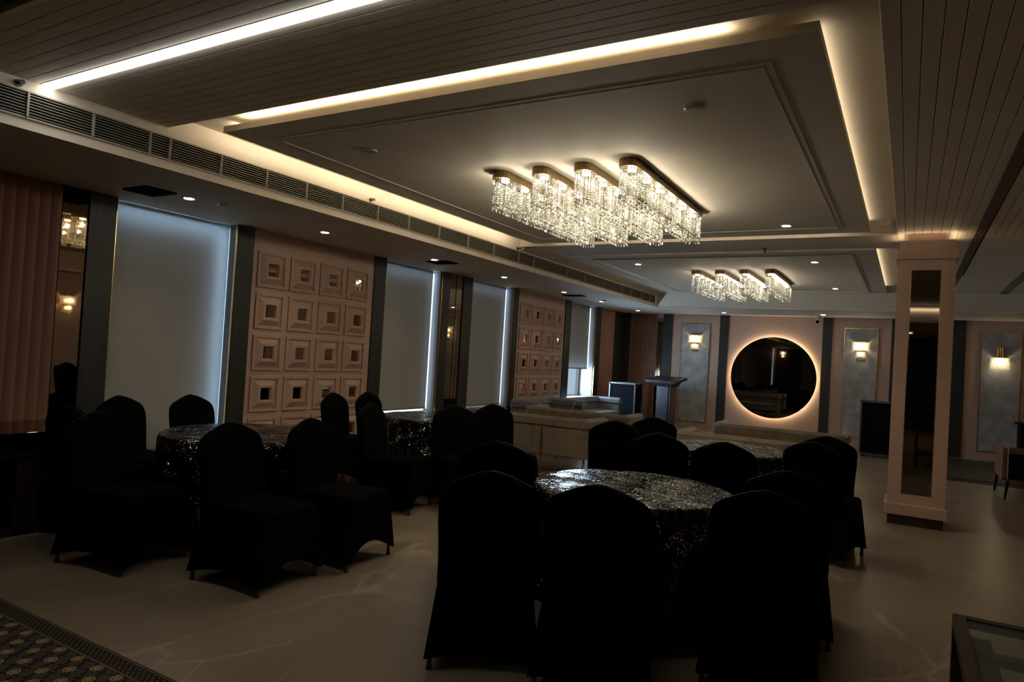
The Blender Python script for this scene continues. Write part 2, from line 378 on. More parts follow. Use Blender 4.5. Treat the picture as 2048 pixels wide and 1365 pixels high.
# windows
for i,(a,b,s,ya,yb,zb) in enumerate(wins):
    wf = bpy.data.objects.new('window_%d'%(i+1), None); C.collection.objects.link(wf); S(wf)
    frame_b = bmesh.new()
    box(frame_b,-6.56,-6.51,a,a+.045,s,HS); box(frame_b,-6.56,-6.51,b-.045,b,s,HS); box(frame_b,-6.56,-6.51,a+.045,b-.045,s,s+.045); box(frame_b,-6.56,-6.51,a+.045,b-.045,HS-.045,HS)
    box(frame_b,-6.56,-6.51,(a+b)/2+.02,(a+b)/2+.06,s+.045,HS-.045)
    link('window_frame',frame_b,'alu',wf)
    BX('pane','glass',-6.54,-6.535,a+.045,(a+b)/2+.02,s+.045,HS-.045,wf); BX('pane','glass',-6.54,-6.535,(a+b)/2+.06,b-.045,s+.045,HS-.045,wf)
    BX('window_sill','jamb',-6.50,-6.18,a+.002,b-.002,s-.03,s+.004,wf)
    lab = ['pale roller blind nearest the camera, glowing blue along its top and right edge','beige roller blind right of the near tile panel, bright slit at its right edge',
           'beige roller blind between the tall wall mirror and the far tile panel','grey roller blind pulled halfway, bright window showing below it'][i]
    bl = thing('roller_blind', lab, 'blind', (-6.31,(a+b)/2,0), 0)
    BX('fabric','blind',-.002,.002,ya-(a+b)/2,yb-(a+b)/2,zb+.02,HS-.003,bl); BX('bottom_bar','jamb',-.008,.008,ya-(a+b)/2,yb-(a+b)/2,zb,zb+.022,bl)
    bm = bmesh.new(); cyl(bm,(-.03,ya-(a+b)/2,HS-.03),(-.03,yb-(a+b)/2,HS-.03),.018); link('roller_tube',bm,'jamb',bl)
# outdoors
sk = BX('outdoor_sky','sky',-16,-15.9,-6,40,-4,12); tag(sk, kind='structure')
ob = thing('far_building','pale building outside seen through the half open window','building',(-14.2,30.6,0))
BX('facade','build',-1.2,1.2,-1.8,1.6,-3,1.35,ob); BX('parapet','white',-1.3,1.3,-1.9,1.7,1.35,1.5,ob)
for dy in (-1.2,-.1,1.0): BX('window_pane','glass',1.2,1.22,dy-.3,dy+.3,-.4,.6,ob)
# lamp strips added behind the blinds' edges for their glow; daylight at the open window
def day(y0,y1,z0,z1,power,x=-6.49):
    o = light('daylight','AREA',(x,(y0+y1)/2,(z0+z1)/2),power*DAY,COOL,abs(y1-y0),abs(z1-z0)); o.rotation_euler=(PI/2,0,-PI/2); 
    o.data.shape='RECTANGLE'; return o
day(4.64,4.71,.4,2.62,17,-6.43); day(3.5,4.66,2.58,2.65,9.0,-6.44)
day(8.27,8.33,.62,2.6,2.2,-6.40); day(7.2,8.35,2.58,2.64,3.0,-6.42)
day(10.44,10.50,.62,2.6,1.8,-6.40); day(9.3,10.5,2.58,2.64,2.4,-6.42)
day(14.2,14.26,1.4,2.6,.6,-6.38); day(13.1,14.3,.72,1.25,46)
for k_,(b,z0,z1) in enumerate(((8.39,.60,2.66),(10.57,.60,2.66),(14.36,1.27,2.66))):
    S(BX('window_%d'%(k_+5),'sky',-6.385,-6.318,b-.004,b-.001,z0,z1))      # glowing plate added on the jamb, no pane: daylight seen past the blind
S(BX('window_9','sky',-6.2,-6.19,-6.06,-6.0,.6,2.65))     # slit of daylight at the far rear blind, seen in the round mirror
S(BX('window_8','sky',-6.352,-6.346,7.15,8.35,.575,.603))  # glowing strip added under the second blind for the bright gap over the sill
# dark grained strips, brass edges, mirrors, fluted panels
tn = [2]
def trim(m,x0,x1,y0,y1,z0=0,z1=HS):
    tn[0]+=1; return S(BX('trim_%d'%tn[0],m,x0,x1,y0,y1,z0,z1))
def brass_edge(x0,x1,y0,y1,z0=.0,z1=HS):
    t = trim('brass',x0,x1,y0,y1,z0,z1); return t
LS = [(3.23,3.46),(4.74,4.95),(6.89,7.12),(8.43,8.62),(8.99,9.25),(10.60,10.78),(12.74,13.03),(14.40,14.66),(15.50,YB)]
for (a,b) in LS: trim('strip',XL,XL+.03,a,b)
for yy in (3.463,4.735,7.123,8.42,9.253,10.59,13.033,14.39): trim('brass',XL,XL+.024,yy-.006,yy+.006)
mm = tag(BX('wall_mirror','mirror',XL,XL+.012,3.02,3.225,.05,2.60),'narrow bronze wall mirror beside the near fluted curtain panel','mirror')
trim('dark',XL,XL+.01,3.0,3.23,2.60,HS)
t = thing('wall_mirror','tall bronze mirror set between two dark strips on the window wall','mirror')
BX('glass','mirror',XL,XL+.012,8.63,8.98,.75,2.68,t); BX('centre_seam','black',XL+.012,XL+.016,8.80,8.808,.75,2.68,t); BX('base_board','black',XL,XL+.02,8.63,8.98,0,.75,t)
def fluted(name, label, along, a, b, other, z0=0.02, z1=HS-.02, pitch=.082, depth=.035, m='flute', sgn=1):
    t = thing(name, label, 'panel')
    n = max(1,round((b-a)/pitch)); w_ = (b-a)/n
    bm = bmesh.new(); seg = 5
    pts = []
    for i in range(seg+1):
        s_ = i/seg; pts.append((s_*w_, depth*(math.sin(s_*PI*.5))))
    prof = pts+[(w_,0)]
    def P(u_,d,z): return (other+sgn*d, u_, z) if along=='y' else (u_, other+sgn*d, z)
    lo=[bm.verts.new(P(u_,d,z0)) for u_,d in prof]; hi=[bm.verts.new(P(u_,d,z1)) for u_,d in prof]
    for i in range(len(prof)-1): bm.faces.new((lo[i],lo[i+1],hi[i+1],hi[i]))
    bm.faces.new(lo[::-1]); bm.faces.new(hi)
    src = link('slat',bm,m,t)
    src.location = (0,a,0) if along=='y' else (a,0,0)
    for i in range(1,n):
        inst('slat',src.data,t,(0,a+i*w_,0) if along=='y' else (a+i*w_,0,0))
    return t
fluted('fluted_panel','dark rose fluted wall panel at the left edge above the black console','y',1.9,3.0,XL)
fluted('fluted_panel','narrow rose fluted panel on the window wall beyond the open window','y',14.66,15.50,XL,pitch=.075,depth=.025)
# --- tile panels
def tile_mesh(w_=.39):
    bm = bmesh.new(); h = w_/2
    # concentric square rings: (half size, height)
    R = [(h,0),(h,.022),(h-.028,.022),(h-.028,.004),(h-.034,.004),(.098,.042),(.074,.042),(.064,.020)]
    prev=None
    for s,z in R:
        q=[bm.verts.new((z,sx*s,sz*s)) for sx,sz in ((-1,-1),(1,-1),(1,1),(-1,1))]
        if prev:
            for i in range(4): bm.faces.new((prev[i],prev[(i+1)%4],q[(i+1)%4],q[i]))
        prev=q
    o=link('src',bm,'pinkside'); me=o.data; bpy.data.objects.remove(o)
    bm=bmesh.new(); box(bm,.014,.020,-.064,.064,-.064,.064); o=link('src',bm,'mirror'); me2=o.data; bpy.data.objects.remove(o)
    return me,me2
TM,TMM = tile_mesh()
def tile_panel(label,y0,y1,first,pitch):
    t = thing('tile_panel',label,'panel',(XL,0,0))
    BX('backboard','pink',0,.012,y0,y1,0,HS,t)
    for r_ in range(5):
        for c_ in range(4):
            o = inst('tile',TM,t,(.012,first+c_*pitch,2.275-r_*.459)); inst('mirror_inset',TMM,o)
    return t
tile_panel('pink square tile panel between the two nearest roller blinds',4.95,6.89,5.215,.4585)
tile_panel('farther pink square tile panel beside the half open blind',10.78,12.74,11.06,.463)
# --- back wall
wb = BX('wall_back','pink',-6.6,XR+.2,YB,YB+.2,0,3.3); S(wb)
BS = [(-6.20,-6.10),(-5.16,-4.93),(-3.81,-3.61),(-1.63,-1.44),(-.33,-.14),(.72,.95)]
for (a,b) in BS: trim('strip',a,b,YB-.03,YB)
trim('strip',-6.10,-5.98,YB-.05,YB)
fluted('fluted_panel','rose fluted panel in the far left corner behind the road case','x',-5.97,-5.31,YB,pitch=.066,depth=.028,sgn=-1)
tag(BX('wall_mirror','mirror',-5.30,-5.165,YB-.012,YB,.05,2.60),'slim bronze mirror strip left of the lectern on the far wall','mirror')
def grey_panel(x0,x1,label):
    t = thing('grey_wall_panel',label,'panel',(0,YB,0))
    BX('fabric','greypanel',x0,x1,-.02,0,.18,2.475,t)
    frame_ring2=bmesh.new()
    box(frame_ring2,x0-.012,x0,-.026,0,.168,2.487); box(frame_ring2,x1,x1+.012,-.026,0,.168,2.487); box(frame_ring2,x0,x1,-.026,0,.168,.18); box(frame_ring2,x0,x1,-.026,0,2.475,2.487)
    link('brass_frame',frame_ring2,'brass',t)
grey_panel(-4.69,-4.04,'tall grey panel with brass edge left of the round mirror')
grey_panel(-1.19,-.58,'tall grey panel between the round mirror and the pink column')
grey_panel(1.21,1.83,'tall grey panel right of the pink column')
# right wall and rear wall (reflected in the mirrors)
S(BX('wall_right','pink',XR,XR+.2,YR,YB,0,3.3)); S(BX('wall_front','frame_wood',-6.6,XR+.2,YR-.2,YR,0,3.3))
for yy in (2.2,5.2,9.6,12.6): trim('strip',XR-.03,XR,yy,yy+.25)
for xx in (-5.4,-2.9,-.6,1.2): trim('strip',xx,xx+.3,YR,YR+.03)
for xx in (-4.9,-2.2): trim('blind',xx,xx+.9,YR,YR+.02,.5,2.5)
# --- air grille on the left bulkhead
g = thing('air_grille','long slatted air conditioning grille along the left ceiling bulkhead','vent')
GY0,GY1,GZ0,GZ1 = -.6,14.06,2.775,2.925
BX('duct','grilledark',XF,XF+.004,GY0,GY1,GZ0,GZ1,g)
bm=bmesh.new(); box(bm,0,.006,GY0,GY1,-.0022,.0022); sm=link('slat',bm,'slat',g); sm.location=(XF+.006,0,GZ0+.012)
for i in range(1,8): inst('slat',sm.data,g,(XF+.006,0,GZ0+.012+i*(GZ1-GZ0-.024)/7))
bm=bmesh.new(); box(bm,XF,XF+.014,GY0,GY1,GZ0-.012,GZ0); box(bm,XF,XF+.014,GY0,GY1,GZ1,GZ1+.010); link('frame',bm,'slat',g)
bm=bmesh.new(); box(bm,0,.018,-.006,.006,GZ0,GZ1); dm=link('divider',bm,'slat',g); dm.location=(XF+.006,2.06,0)
for yy in (1.55,2.45,2.84,2.99,3.42,3.86,4.30,4.75,5.25,5.75,6.3,6.9,7.5,8.15,8.59,9.67,10.4,11.2,12.1,12.6,13.18,13.7): inst('divider',dm.data,g,(XF+.006,yy,0))
g2 = thing('air_grille','short dark grille on the right bulkhead beyond the column','vent')
BX('duct','grilledark',1.844,1.85,10.5,13.6,2.78,2.92,g2); 
for i in range(5): BX('slat','slat',1.83,1.844,10.5,13.6,2.79+i*.028,2.795+i*.028,g2)
# ------------------------------------------------------------------ pink column
cx0,cx1,cy0,cy1 = -.14,.37,8.10,8.61
col = thing('pink_column','square pink column with a tall bronze mirror inset and stepped cap','column')
BX('plinth','frame_wood',cx0+.01,cx1-.01,cy0+.01,cy1-.01,0,.10,col)
BX('base','pink',cx0-.025,cx1+.025,cy0-.025,cy1+.025,.10,.215,col,bev=.008)
bm=bmesh.new(); xm0,xm1=-.03+.012,.25; 
box(bm,cx0,xm0,cy0,cy1,.215,2.72); box(bm,xm1,cx1,cy0,cy1,.215,2.72); box(bm,xm0,xm1,cy0+.0,cy1,.215,.315); box(bm,xm0,xm1,cy0,cy1,2.61,2.72); box(bm,xm0,xm1,cy0+.03,cy1,.315,2.61)
link('shaft',bm,'pink',col)
BX('mirror_inset','mirror_dark',xm0,xm1,cy0+.018,cy0+.03,.315,2.61,col)
bm=bmesh.new(); box(bm,xm0,xm0+.006,cy0+.002,cy0+.02,.315,2.61); box(bm,xm1-.006,xm1,cy0+.002,cy0+.02,.315,2.61); link('brass_bead',bm,'brass',col)
BX('cap','pink',cx0-.018,cx1+.022,cy0-.03,cy1+.02,2.72,2.82,col,bev=.005)
BX('collar','pink',cx0+.01,cx1-.01,cy0,cy1,2.82,2.915,col)
BX('core','pink',cx0+.1,cx1-.1,cy0+.1,cy1-.1,2.915,3.0,col)
cove((cx0+.03,cy0+.03,2.925),(cx1-.03,cy0+.03,2.925),.15,.02,(0,-.4,1),WARM)
cove((cx1-.02,cy0+.05,2.925),(cx1-.02,cy1-.05,2.925),.22,.02,(.6,0,1),WARM)
cove((cx0+.02,cy0+.05,2.925),(cx0+.02,cy1-.05,2.925),.18,.02,(-.6,0,1),WARM)
# ------------------------------------------------------------------ round mirror
rm = thing('round_mirror','large round smoked mirror with a warm halo on the far pink wall','mirror',(-2.60,YB,1.33))
bm=bmesh.new(); cyl(bm,(0,-.075,0),(0,-.050,0),.90,seg=96); link('glass',bm,'mirror_dark',rm)
bm=bmesh.new(); cyl(bm,(0,-.050,0),(0,0,0),.80,seg=48); link('backing',bm,'black',rm)
bm=bmesh.new()
bmesh.ops.create_circle(bm,segments=96,radius=.872); 
ed=bm.edges[:]; ex=bmesh.ops.extrude_edge_only(bm,edges=ed); 
for v in [v for v in ex['geom'] if isinstance(v,bmesh.types.BMVert)]: v.co.z+=.014
for v in bm.verts: v.co=Vector((v.co.x,-.030-v.co.z+.0,v.co.y))
link('led_halo',bm,'halo',rm)
# ------------------------------------------------------------------ sconces
def shade_ring(bm,w_,d,z0,z1,n=18):
    # half-ellipse fluted glass in front of the wall (towards -y)
    lo=[];hi=[]
    for i in range(n*2+1):
        a=PI*i/(n*2); k=1+.035*(i%2)
        x_=-math.cos(a)*w_/2*k; y_=-math.sin(a)*d*k
        lo.append(bm.verts.new((x_,y_,z0))); hi.append(bm.verts.new((x_,y_,z1)))
    for i in range(n*2): bm.faces.new((lo[i],lo[i+1],hi[i+1],hi[i]))
def sconce(label,x_,y_,z_,rz,single=False):
    t = thing('wall_sconce',label,'lamp',(x_,y_,z_),rz)
    if not single:
        BX('backplate','brass',-.07,.07,-.02,0,-.20,.19,t)
        bm=bmesh.new(); shade_ring(bm,.32,.12,.0,.165); link('upper_shade',bm,'shade',t)
        bm=bmesh.new(); shade_ring(bm,.20,.09,-.165,-.035); link('lower_shade',bm,'shade',t)
        bm=bmesh.new(); box(bm,-.10,.10,-.095,0,-.035,-.005,.004); link('collar',bm,'brass',t)
        bm=bmesh.new(); box(bm,-.11,.11,-.11,0,.165,.175,.003); link('top_cap',bm,'brass',t)
        BX('bulb','bulb',-.085,.085,-.075,-.045,.060,.095,t); BX('bulb','bulb',-.045,.045,-.06,-.04,-.075,-.055,t)
        P=[(0,-.10,.08,.9),(0,-.085,-.07,.35)]
    else:
        bm=bmesh.new(); 
        for q in (-.035,0,.035): cyl(bm,(q,-.05,.02),(q,-.05,.20),.016,seg=10)
        link('stem',bm,'brass',t)
        BX('backplate','brass',-.055,.055,-.02,0,-.15,.2,t)
        bm=bmesh.new(); shade_ring(bm,.30,.12,-.22,.0); link('lower_shade',bm,'shade',t)
        BX('bulb','bulb',-.065,.065,-.075,-.045,-.075,-.045,t)
        bm=bmesh.new(); box(bm,-.09,.09,-.095,0,-.004,.022,.003); link('collar',bm,'brass',t)
        P=[(0,-.10,-.07,.9)]
    for (px,py,pz,e) in P:
        c_,s_=math.cos(rz),math.sin(rz)
        light('sconce_light','POINT',(x_+px*c_-py*s_,y_+px*s_+py*c_,z_+pz),e*K*2.8,(1,.80,.50),rad=.03)
sconce('two-tier lit wall sconce on the grey panel left of the round mirror',-4.365,YB-.02,2.04,0)
sconce('two-tier lit wall sconce between the round mirror and the column',-.88,YB-.02,2.02,0)
sconce('single-shade lit wall sconce right of the pink column',1.51,YB-.02,1.99,0,True)
sconce('lit sconce on the right wall, seen in the narrow mirror at left',XR-.0,7.72,2.0,-PI/2+PI if False else -PI/2)
sconce('lit sconce on the wall behind, seen in the round mirror',-5.85,YR,2.35,PI)
# ------------------------------------------------------------------ ceiling things
bm=bmesh.new(); cyl(bm,(0,0,-.008),(0,0,0),.052,.058,seg=24); o_=link('src',bm,'white'); DLr=o_.data; bpy.data.objects.remove(o_)
bm=bmesh.new(); cyl(bm,(0,0,-.011),(0,0,-.006),.040,seg=24); o_=link('src',bm,'led'); DLl=o_.data; bpy.data.objects.remove(o_)
def downlight(x_,y_,z_,label,p=6,grp=None,lit=True):
    t = thing('downlight',label,'light',(x_,y_,z_),0,grp)
    inst('rim',DLr,t); inst('lens',DLl,t) if lit else BX('lens','white',-.04,.04,-.04,.04,-.012,-.006,t)
    if lit: light('downlight_beam','SPOT',(x_,y_,z_-.02),p*K*(1.3 if y_>9 else 1.8),(1,.80,.58),aim=(0,0,-1),spot=110,blend=.9,rad=.04)
for i,(yy,lab) in enumerate([(3.69,'first lit downlight on the low ceiling, above the blue-glowing blind'),(5.30,'lit downlight above the near tile panel'),(7.27,'lit downlight above the second roller blind'),
    (9.08,'lit downlight above the tall mirror on the window wall'),(11.22,'lit downlight above the far tile panel, before the dark vent'),(12.99,'lit downlight beside the smoke detector'),(15.17,'lit downlight over the far left corner')]):
    downlight(-5.49,yy,HS,lab,5)
downlight(-3.55,15.27,HS,'lit downlight over the dark strip left of the round mirror',4); downlight(-1.56,15.30,HS,'lit downlight beside the white camera dome',4)
downlight(-1.15,7.46,H,'lit downlight in the near tray right of the chandeliers',9)
downlight(-3.64,9.95,H,'lit downlight in the far tray, left near corner',8); downlight(-1.16,10.02,H,'lit downlight in the far tray, right near corner',8); downlight(-1.17,13.19,H,'lit downlight in the far tray, right far corner',8)
for (x_,y_,lab) in ((-3.64,3.92,'unlit round downlight at the left of the near tray'),(-1.15,3.93,'unlit round downlight at the right of the near tray')):
    t=thing('downlight',lab,'light',(x_,y_,H)); inst('rim',DLr,t)
    bm=bmesh.new(); cyl(bm,(0,0,-.010),(0,0,-.008),.040,seg=24); link('lens',bm,'slat',t)
def sprinkler(x_,y_,z_,label,side=False):
    t=thing('sprinkler',label,'sprinkler',(x_,y_,z_))
    bm=bmesh.new()
    if side: cyl(bm,(0,0,0),(.010,0,0),.022); cyl(bm,(.01,0,0),(.045,0,0),.007); cyl(bm,(.045,0,0),(.049,0,0),.016)
    else: cyl(bm,(0,0,0),(0,0,-.012),.03); cyl(bm,(0,0,-.012),(0,0,-.05),.010); cyl(bm,(0,0,-.05),(0,0,-.054),.024)
    link('head',bm,'frame_wood' if not side else 'frame_wood',t)
sprinkler(-1.60,8.83,H,'small brown sprinkler head hanging from the ceiling beam')
for yy,lab in ((2.01,'side sprinkler above the grille nearest the camera'),(5.15,'side sprinkler above the grille beyond the tray corner'),(8.13,'side sprinkler above the grille beside the chandeliers'),(11.85,'side sprinkler above the far end of the grille')):
    sprinkler(XF,yy,2.965,lab,True)
def vent(x0,x1,y0,y1,lab):
    t=thing('ceiling_vent',lab,'vent',((x0+x1)/2,(y0+y1)/2,HS)); a,b=(x1-x0)/2,(y1-y0)/2
    BX('backing','grilledark',-a,a,-b,b,-.006,0,t); frame_ring('frame',-a,a,-b,b,.02,-.014,-.002,'black',t)
    for i in range(5): BX('slat','dark',-a+.02,a-.02,-b+.03+i*(2*b-.06)/4-.006,-b+.03+i*(2*b-.06)/4+.006,-.013,-.006,t)
vent(-5.76,-5.42,3.26,3.53,'dark square ceiling vent above the nearest roller blind')
vent(-5.72,-5.36,7.38,7.65,'dark ceiling vent above the second roller blind'); vent(-5.78,-5.38,11.72,11.96,'dark ceiling vent above the far tile panel')
t=thing('smoke_detector','small white smoke detector near the end of the low ceiling','detector',(-5.35,12.75,HS)); bm=bmesh.new(); cyl(bm,(0,0,-.03),(0,0,0),.045,.055); link('body',bm,'white',t); BX('led_dot','black',-.01,.01,-.05,-.045,-.02,-.01,t)
for (x_,y_,lab) in ((-3.6,-2.2,'downlight in the rear soffit, left'),(-1.2,-2.2,'downlight in the rear soffit, middle'),(.9,-2.2,'downlight in the rear soffit, right'),(-2.4,-4.6,'downlight deep in the rear soffit, left'),(.0,-4.6,'downlight deep in the rear soffit, right')):
    downlight(x_,y_,HS,lab,9)
t=thing('smoke_detector','white smoke detector beside the nearest ceiling vent','detector',(-5.40,3.95,HS)); bm=bmesh.new(); cyl(bm,(0,0,-.03),(0,0,0),.04,.05); link('body',bm,'white',t)
t=thing('security_camera','white security camera under the ceiling beside the dark strip','camera',(-1.70,15.75,HS))
bm=bmesh.new(); cyl(bm,(0,0,-.05),(0,0,0),.07,seg=20); link('mount',bm,'white',t)
bm=bmesh.new(); cyl(bm,(0,.05,-.09),(0,-.10,-.13),.055,.05,seg=20); link('body',bm,'white',t)
bm=bmesh.new(); cyl(bm,(0,-.10,-.13),(0,-.108,-.132),.036,seg=20); link('lens',bm,'black',t)
# ------------------------------------------------------------------ crystal ceiling lights
def strand_mesh(n, L_, rr, ball, drop):
    bm=bmesh.new(); st=L_/n
    for i in range(n):
        z=-st*(i+.5); h=st*.46
        ang=random.random()*PI
        vs=[bm.verts.new((rr*math.cos(ang+k*PI/2),rr*math.sin(ang+k*PI/2),z)) for k in range(4)]
        a=bm.verts.new((0,0,z+h)); b=bm.verts.new((0,0,z-h))
        for k in range(4): bm.faces.new((vs[k],vs[(k+1)%4],a)); bm.faces.new((vs[(k+1)%4],vs[k],b))
    if ball:
        q=bmesh.ops.create_icosphere(bm,subdivisions=1,radius=ball)
        for v in q['verts']: v.co.z-=L_+ball
        if drop:
            z0=-L_-2*ball
            vs=[bm.verts.new((rr*1.1*math.cos(k*PI/2),rr*1.1*math.sin(k*PI/2),z0-drop*.75)) for k in range(4)]; a=bm.verts.new((0,0,z0)); b=bm.verts.new((0,0,z0-drop))
            for k in range(4): bm.faces.new((vs[k],vs[(k+1)%4],a)); bm.faces.new((vs[(k+1)%4],vs[k],b))
    o=link('src',bm,'crystal'); me=o.data; bpy.data.objects.remove(o); return me
SM=[strand_mesh(12,.205,.0075,.012,.035) for _ in range(3)]+[strand_mesh(12,.225,.0075,.0,0),strand_mesh(12,.20,.0075,.015,.028)]
def stadium(w_,L_,n=8):
    P=[]; r_=w_/2
    for i in range(n+1): a=PI+PI*i/n; P.append((r_*math.cos(a), r_+r_*math.sin(a)))
    for i in range(n+1): a=PI*i/n; P.append((r_*math.cos(a), L_-r_+r_*math.sin(a)))
    return P
def along_path(P,step):
    out=[]; n=len(P); acc=0
    for i in range(n):
        a=Vector(P[i]); b=Vector(P[(i+1)%n]); d=(b-a).length
        while acc<d: out.append(tuple(a+(b-a)*(acc/d))); acc+=step
        acc-=d
    return out
def crystal_bar(label,grp,x_,y_,L_,step,zt=H,nled=6,pw=1.1):
    t=thing('crystal_ceiling_light',label,'chandelier',(x_,y_,zt),0,grp)
    bm=bmesh.new(); P=stadium(.15,L_)
    lo=[bm.verts.new((a,b,-.06)) for a,b in P]; hi=[bm.verts.new((a,b,0)) for a,b in P]
    for i in range(len(P)): bm.faces.new((lo[i],lo[(i+1)%len(P)],hi[(i+1)%len(P)],hi[i]))
    bm.faces.new(lo); bm.faces.new(hi); link('canopy',bm,'brass_dull',t)
    Q=[( a*.86, L_/2+(b-L_/2)*(1-.02/L_)) for a,b in P]
    pts=along_path(Q,step)
    for i,(a,b) in enumerate(pts): inst('crystal_strand',SM[random.randrange(5)],t,(a,b,-.062),random.random()*PI)
    # inner row of pendants between the two sides
    n_in=int(L_/(step*2.2))
    for i in range(n_in): inst('crystal_strand',SM[4],t,((-.025,.025)[i%2],.08+i*(L_-.16)/(n_in-1),-.062))
    for i in range(nled):
        yy=.14+i*(L_-.28)/(nled-1)
        o=inst('lamp',DLl,t,(0,yy,-.058)); o.scale=(.85,.85,1)
        light('crystal_lamp','POINT',(x_,y_+yy,zt-.14),pw*K*CH_P,(1,.88,.66),rad=.02)
    return t
XB=[-2.97,-2.60,-2.23,-1.86]
PL=['leftmost','second from left','third from left','rightmost']
for i,xb in enumerate(XB):
    crystal_bar('%s crystal bar light in the near ceiling tray'%PL[i],'crystal bar lights in the near tray',xb,4.70,1.95,.030)
for i,xb in enumerate(XB):
    crystal_bar('%s crystal bar light in the far ceiling tray'%PL[i],'crystal bar lights in the far tray',xb,10.70,1.90,.055,pw=.42)
# ------------------------------------------------------------------ chairs
def chair_meshes():
    bm=bmesh.new()
    # lower cover: rings around seat, y from 0 (back) to +.46 (front)
    n=10
    def ring(t_,hem=False):
        # t_=0 seat level ... 1 hem
        hw=.205+.045*t_; y0=-.02-.06*t_; y1=.46+.035*t_; P=[]
        cs=[(-hw,y0),(hw,y0),(hw,y1),(-hw,y1)]
        for s in range(4):
            a,b=cs[s],cs[(s+1)%4]
            for k in range(n):
                q=k/n; x_=a[0]+(b[0]-a[0])*q; y_=a[1]+(b[1]-a[1])*q
                arch=math.sin(PI*q); z_=.455-.40*t_
                if t_>0:
                    pull=.022*arch*t_; mx_,my_=0,(y0+y1)/2
                    nx,ny=[(0,1),(-1,0),(0,-1),(1,0)][s]
                    x_+=nx*pull; y_+=ny*pull
                    z_+=(.10*arch**1.2*t_**3)*( .25,.5,1,.5)[s]
                P.append((x_,y_,z_))
        return P
    rings=[ring(t_) for t_ in (0,.15,.4,.7,1.0)]
    prev=None
    first=None
    for R in rings:
        q=[bm.verts.new(p) for p in R]
        if prev:
            for i in range(len(q)): bm.faces.new((prev[i],prev[(i+1)%len(q)],q[(i+1)%len(q)],q[i]))
        else: first=q
        prev=q
    # seat top, slightly domed
    q=[bm.verts.new((v.co.x*.93,.22+(v.co.y-.22)*.93,.478)) for v in first]
    for i in range(len(q)): bm.faces.new((first[i],first[(i+1)%len(q)],q[(i+1)%len(q)],q[i]))
    bm.faces.new(q)
    # back: outline half width by height
    O=[(.40,.215),(.50,.214),(.60,.218),(.70,.224),(.78,.224),(.825,.219),(.855,.205),(.880,.178),(.900,.140),(.920,.098),(.937,.055),(.947,.020),(.949,0)]
    def yb(z): return -.015-.075*((z-.40)/.55)**1.3
    def side(dy,sc):
        L_=[];
        for z,hw in O: L_.append((z,hw*sc))
        pts=[(-hw,yb(z)+dy,z-(0 if sc==1 else .012*(z>.8))) for z,hw in L_]+[(hw,yb(z)+dy,z-(0 if sc==1 else .012*(z>.8))) for z,hw in L_[-2::-1]]
        return [bm.verts.new(p) for p in pts]
    A=side(-.030,.95); B_=side(-.012,1); D=side(.018,1); E_=side(.036,.95)
    for P,Q in ((A,B_),(B_,D),(D,E_)):
        for i in range(len(P)-1): bm.faces.new((P[i],P[i+1],Q[i+1],Q[i]))
    # fill faces by horizontal strips
    def fill(P):
        m_=len(P); 
        for i in range(m_//2-1): bm.faces.new((P[i],P[i+1],P[m_-2-i],P[m_-1-i]))
        bm.faces.new((P[m_//2-1],P[m_//2],P[m_//2+1]))
    fill(A); fill(E_)
    cover=link('src',bm,'cover',smooth=False); me=cover.data; bpy.data.objects.remove(cover)
    # piping along the crown
    bm=bmesh.new(); pts=[]
    for z,hw in O[4:]: pts.append((-hw,yb(z)-.012,z))
    for z,hw in O[-2:3:-1]: pts.append((hw,yb(z)-.012,z))
    for a,b in zip(pts,pts[1:]): cyl(bm,a,b,.0035,seg=5,cap=False)
    o=link('src',bm,'cover2'); mp=o.data; bpy.data.objects.remove(o)
    bm=bmesh.new(); cyl(bm,(0,0,0),(0,0,.14),.011,.0125,seg=10); cyl(bm,(0,0,0),(0,0,.018),.014,.014,seg=10)
    o=link('src',bm,'leg'); ml=o.data; bpy.data.objects.remove(o)
    return me,mp,ml
CM,CP,CL=chair_meshes()
def chair(x_,y_,face,label,grp,s=1.0):
    # (x_,y_) is where the top of the backrest stands; face = direction the seat points (degrees from +X)
    a=math.radians(face)
    t=thing('banquet_chair',label,'chair',(x_+.085*math.cos(a),y_+.085*math.sin(a),0),a-PI/2,grp); t.scale=(s*1.08,s*1.04,1)
    inst('cover',CM,t); inst('piping',CP,t)
    for (lx,ly) in ((-.225,-.055),(.225,-.055),(.225,.465),(-.225,.465)): inst('leg',CL,t,(lx,ly,0))
    return t
G1='covered chairs at the near round table'; G2='covered chairs at the left round table'; G3='covered chairs at the round table by the far left windows'; G4='covered chairs at the far right round table'
